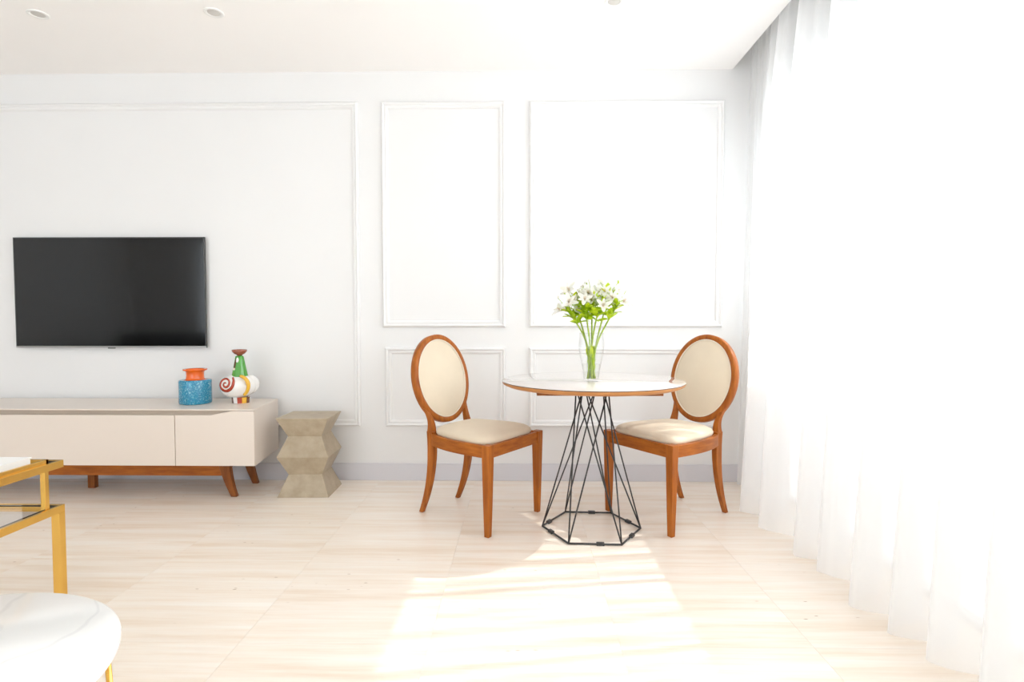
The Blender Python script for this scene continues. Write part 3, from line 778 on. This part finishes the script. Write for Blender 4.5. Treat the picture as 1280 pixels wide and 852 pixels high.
for q, ((hx, hy, hz), lab) in enumerate(zip(heads, names)):
    a = q * 2.4; bx, by = 0.018 * math.cos(a), 0.018 * math.sin(a)
    z0 = 0.0135
    r = root('flower_stem', (VX + bx, VY + by, TZ + z0))
    H = Vector((hx - bx, hy - by, hz - TZ - z0))
    path = bez([(0, 0, 0), (-bx * 1.2 + hx * 0.02, -by * 1.2, 0.12), (H.x * 0.28, H.y * 0.28, 0.22), (H.x * 0.8, H.y * 0.8, H.z * 0.80), H * 0.97], 14)
    V, Fc = tube(path, lambda t: 0.0046 - 0.0012 * t, 8); link('stem', V, Fc, M['stem'], r, True)
    # leaves low in the water and a ruff below the blossoms
    for k in range(4):
        i = 1 + k % 3; an = random.random() * 2 * PI
        V, Fc = leaf_mesh(path[i] * 1.0 - Vector((0, 0, 0.0)), (0.22 * math.cos(an), 0.22 * math.sin(an), 1), 0.06, 0.018, 0.1, random.random() * 3); link('leaf', V, Fc, M['leaf'], r, True)
    for k in range(18):
        i = 10 + k % 4; an = a + k * 2 * PI / 6.4 + random.uniform(-.3, .3); el = random.uniform(-0.15, 0.75) if k < 12 else random.uniform(0.8, 2.2)
        V, Fc = leaf_mesh(path[i], (math.cos(an), math.sin(an), el), random.uniform(0.050, 0.085), random.uniform(0.022, 0.032), random.uniform(-0.15, 0.5), random.uniform(-0.5, 0.5)); link('leaf', V, Fc, M['leaf'], r, True)
    nb = 4
    for k in range(nb):
        an = a + k * 2 * PI / nb + random.uniform(-0.3, 0.3)
        p0 = path[13]; tip = H + Vector((0.034 * math.cos(an), 0.034 * math.sin(an), random.uniform(-0.022, 0.022)))
        V, Fc = tube(bez([p0, p0.lerp(tip, 0.5) + Vector((0, 0, 0.012)), tip], 5), 0.0016, 6); st = link('stalk', V, Fc, M['stem'], r, True)
        V, Fc = blossom(tip, (math.cos(an) * 0.8, math.sin(an) * 0.8 - 0.35, 0.65), random.uniform(0.034, 0.042)); bl = link('blossom', V, Fc, M['petal'], r, True)
        V, Fc = merge([tube([tip + Vector((0.002 * math.cos(x), 0.002 * math.sin(x), 0)), tip + Vector((math.cos(an) * 0.014 + 0.005 * math.cos(x), math.sin(an) * 0.014 - 0.008 + 0.005 * math.sin(x), 0.016))], 0.0008, 5) for x in (0, 1.5, 3, 4.5)])
        link('stamens', V, Fc, M['petal_mark'], bl, True)
    for k in range(2):   # unopened buds
        an = a + 1 + k * 2.5; tip = H + Vector((0.05 * math.cos(an), 0.04 * math.sin(an), 0.03 + 0.015 * k))
        V, Fc = tube(bez([path[13], path[13].lerp(tip, 0.6), tip], 4), 0.0013, 6); st = link('stalk', V, Fc, M['stem'], r, True)
        V, Fc = lathe([(0, -0.008), (0.0035, -0.003), (0.0045, 0.003), (0.002, 0.010), (0, 0.012)], 10, tip); link('bud', V, Fc, M['petal'] if k else M['leaf'], st, True)
    tag(r, lab, 'flower', 'cut flowers in the glass vase')

# ------------------------------------------------------------------ brass table (left edge)
def brass_table():
    X1, Y1 = -1.655, 1.955; X0, Y0 = -2.50, 0.75; t = 0.028
    r = root('brass_side_table', ((X0 + X1) / 2, (Y0 + Y1) / 2, 0)); ox, oy = (X0 + X1) / 2, (Y0 + Y1) / 2
    def bx(name, b, m, bev=0.001): return box(name, (b[0] - ox, b[1] - ox, b[2] - oy, b[3] - oy, b[4], b[5]), m, r, bev)
    zl = 0.350; zu = 0.512
    for (xa, xb) in ((X1 - t, X1), (X0, X0 + t)):
        for (ya, yb) in ((Y1 - t, Y1), (Y0, Y0 + t)): bx('leg', (xa, xb, ya, yb, 0, zl - 0.026), M['gold'])
    for z, hh, nm in ((zl, 0.026, 'lower_rail'), (zu, 0.026, 'upper_rail')):
        for b in ((X1 - 0.012, X1, Y0, Y1), (X0, X0 + 0.012, Y0, Y1), (X0 + 0.012, X1 - 0.012, Y1 - 0.012, Y1), (X0 + 0.012, X1 - 0.012, Y0, Y0 + 0.012)):
            bx(nm, (*b, z - hh, z), M['gold'], 0.0008)
        for b in ((X1 - 0.026, X1 - 0.012, Y0 + 0.012, Y1 - 0.012), (X0 + 0.026, X1 - 0.026, Y1 - 0.022, Y1 - 0.012)):
            bx('black_strip', (*b, z - 0.004, z - 0.001), M['smoke'], 0)  # narrow black strips beside the right and back rails
    bx('lower_shelf_glass', (X0 + 0.012, X1 - 0.026, Y0 + 0.012, Y1 - 0.022, zl - 0.008, zl - 0.003), M['glass'], 0)
    bx('upper_shelf_glass', (X0 + 0.012, X1 - 0.026, Y0 + 0.012, Y1 - 0.022, zu - 0.007, zu - 0.002), M['glass'], 0)
    # raised inner rim and glass
    xi, yi = X1 - 0.012, Y1 - 0.05
    for b in ((xi - 0.010, xi, Y0 + 0.05, yi), (X0 + 0.02, X0 + 0.03, Y0 + 0.05, yi), (X0 + 0.02, xi, yi - 0.010, yi), (X0 + 0.02, xi, Y0 + 0.05, Y0 + 0.06)):
        bx('raised_rim', (*b, zu - 0.004, zu + 0.014), M['gold'], 0.0008)
    for (px, py) in ((X1 - 0.018, Y1 - 0.062), (X0 + 0.018, Y1 - 0.062), (X1 - 0.018, Y0 + 0.062), (X0 + 0.018, Y0 + 0.062)):
        bx('post', (px - 0.0085, px + 0.0085, py - 0.0085, py + 0.0085, zl, zu - 0.026), M['gold'])
    tag(r, 'two-tier square brass frame side table with dark glass, at the left edge', 'table')
    o = root('book', (-1.82, 1.735, zu - 0.0015))
    box('cover', (-0.13, 0.13, -0.13, 0.13, 0.0, 0.003), M['white'], o, 0.0005)
    box('pages', (-0.127, 0.127, -0.127, 0.127, 0.003, 0.029), M['white'], o)
    box('cover', (-0.13, 0.13, -0.13, 0.13, 0.029, 0.033), M['white'], o, 0.0005)
    tag(o, 'white book lying on the upper shelf of the brass table', 'book')
brass_table()

# ------------------------------------------------------------------ marble table (bottom left)
def marble_table():
    cx, cy, z, R = -1.045, 0.845, 0.42, 0.332
    r = root('marble_side_table', (cx, cy, 0))
    V, Fc = lathe([(0, z - 0.02), (R - 0.006, z - 0.02), (R - 0.001, z - 0.016), (R, z - 0.010), (R - 0.001, z - 0.004), (R - 0.006, z), (0, z)], 96)
    autosmooth(link('marble_top', V, Fc, M['marble'], r), 40)
    V, Fc = tube([(0.316 * math.cos(2 * PI * i / 64), 0.316 * math.sin(2 * PI * i / 64), z - 0.026) for i in range(64)], 0.006, 8, True); link('frame_ring', V, Fc, M['gold'], r, True)
    for an in (33, 123, 213, 303):
        a = math.radians(an)
        V, Fc = tube([(0.308 * math.cos(a), 0.308 * math.sin(a), z - 0.0205), (0.330 * math.cos(a), 0.330 * math.sin(a), 0.0)], 0.0055, 10); link('leg', V, Fc, M['gold'], r, True)
    tag(r, 'round white marble topped side table with thin brass legs in the bottom left corner', 'table')
marble_table()

# ------------------------------------------------------------------ dark sofa opposite the television (seen only as its reflection)
def sofa():
    r = root('sofa', (-5.3, -1.5, 0)); m = M['soil']
    box('base', (-1.05, 1.05, -0.42, 0.42, 0.06, 0.30), m, r, 0.02)
    box('backrest', (-1.05, 1.05, -0.42, -0.20, 0.30, 0.82), m, r, 0.05, 4)
    for s in (-1, 1): box('armrest', (s * 0.95 - 0.1, s * 0.95 + 0.1, -0.42, 0.42, 0.30, 0.60), m, r, 0.04, 4)
    for k in (-1, 1): box('seat_cushion', (k * 0.425 - 0.42, k * 0.425 + 0.42, -0.20, 0.43, 0.30, 0.46), m, r, 0.04, 4)
    for sx in (-0.95, 0.95):
        for sy in (-0.36, 0.36): box('leg', (sx - 0.02, sx + 0.02, sy - 0.02, sy + 0.02, 0, 0.06), M['cabwood'], r)
    tag(r, 'dark sofa opposite the television, seen as a dark shape reflected in its screen', 'sofa')
sofa()
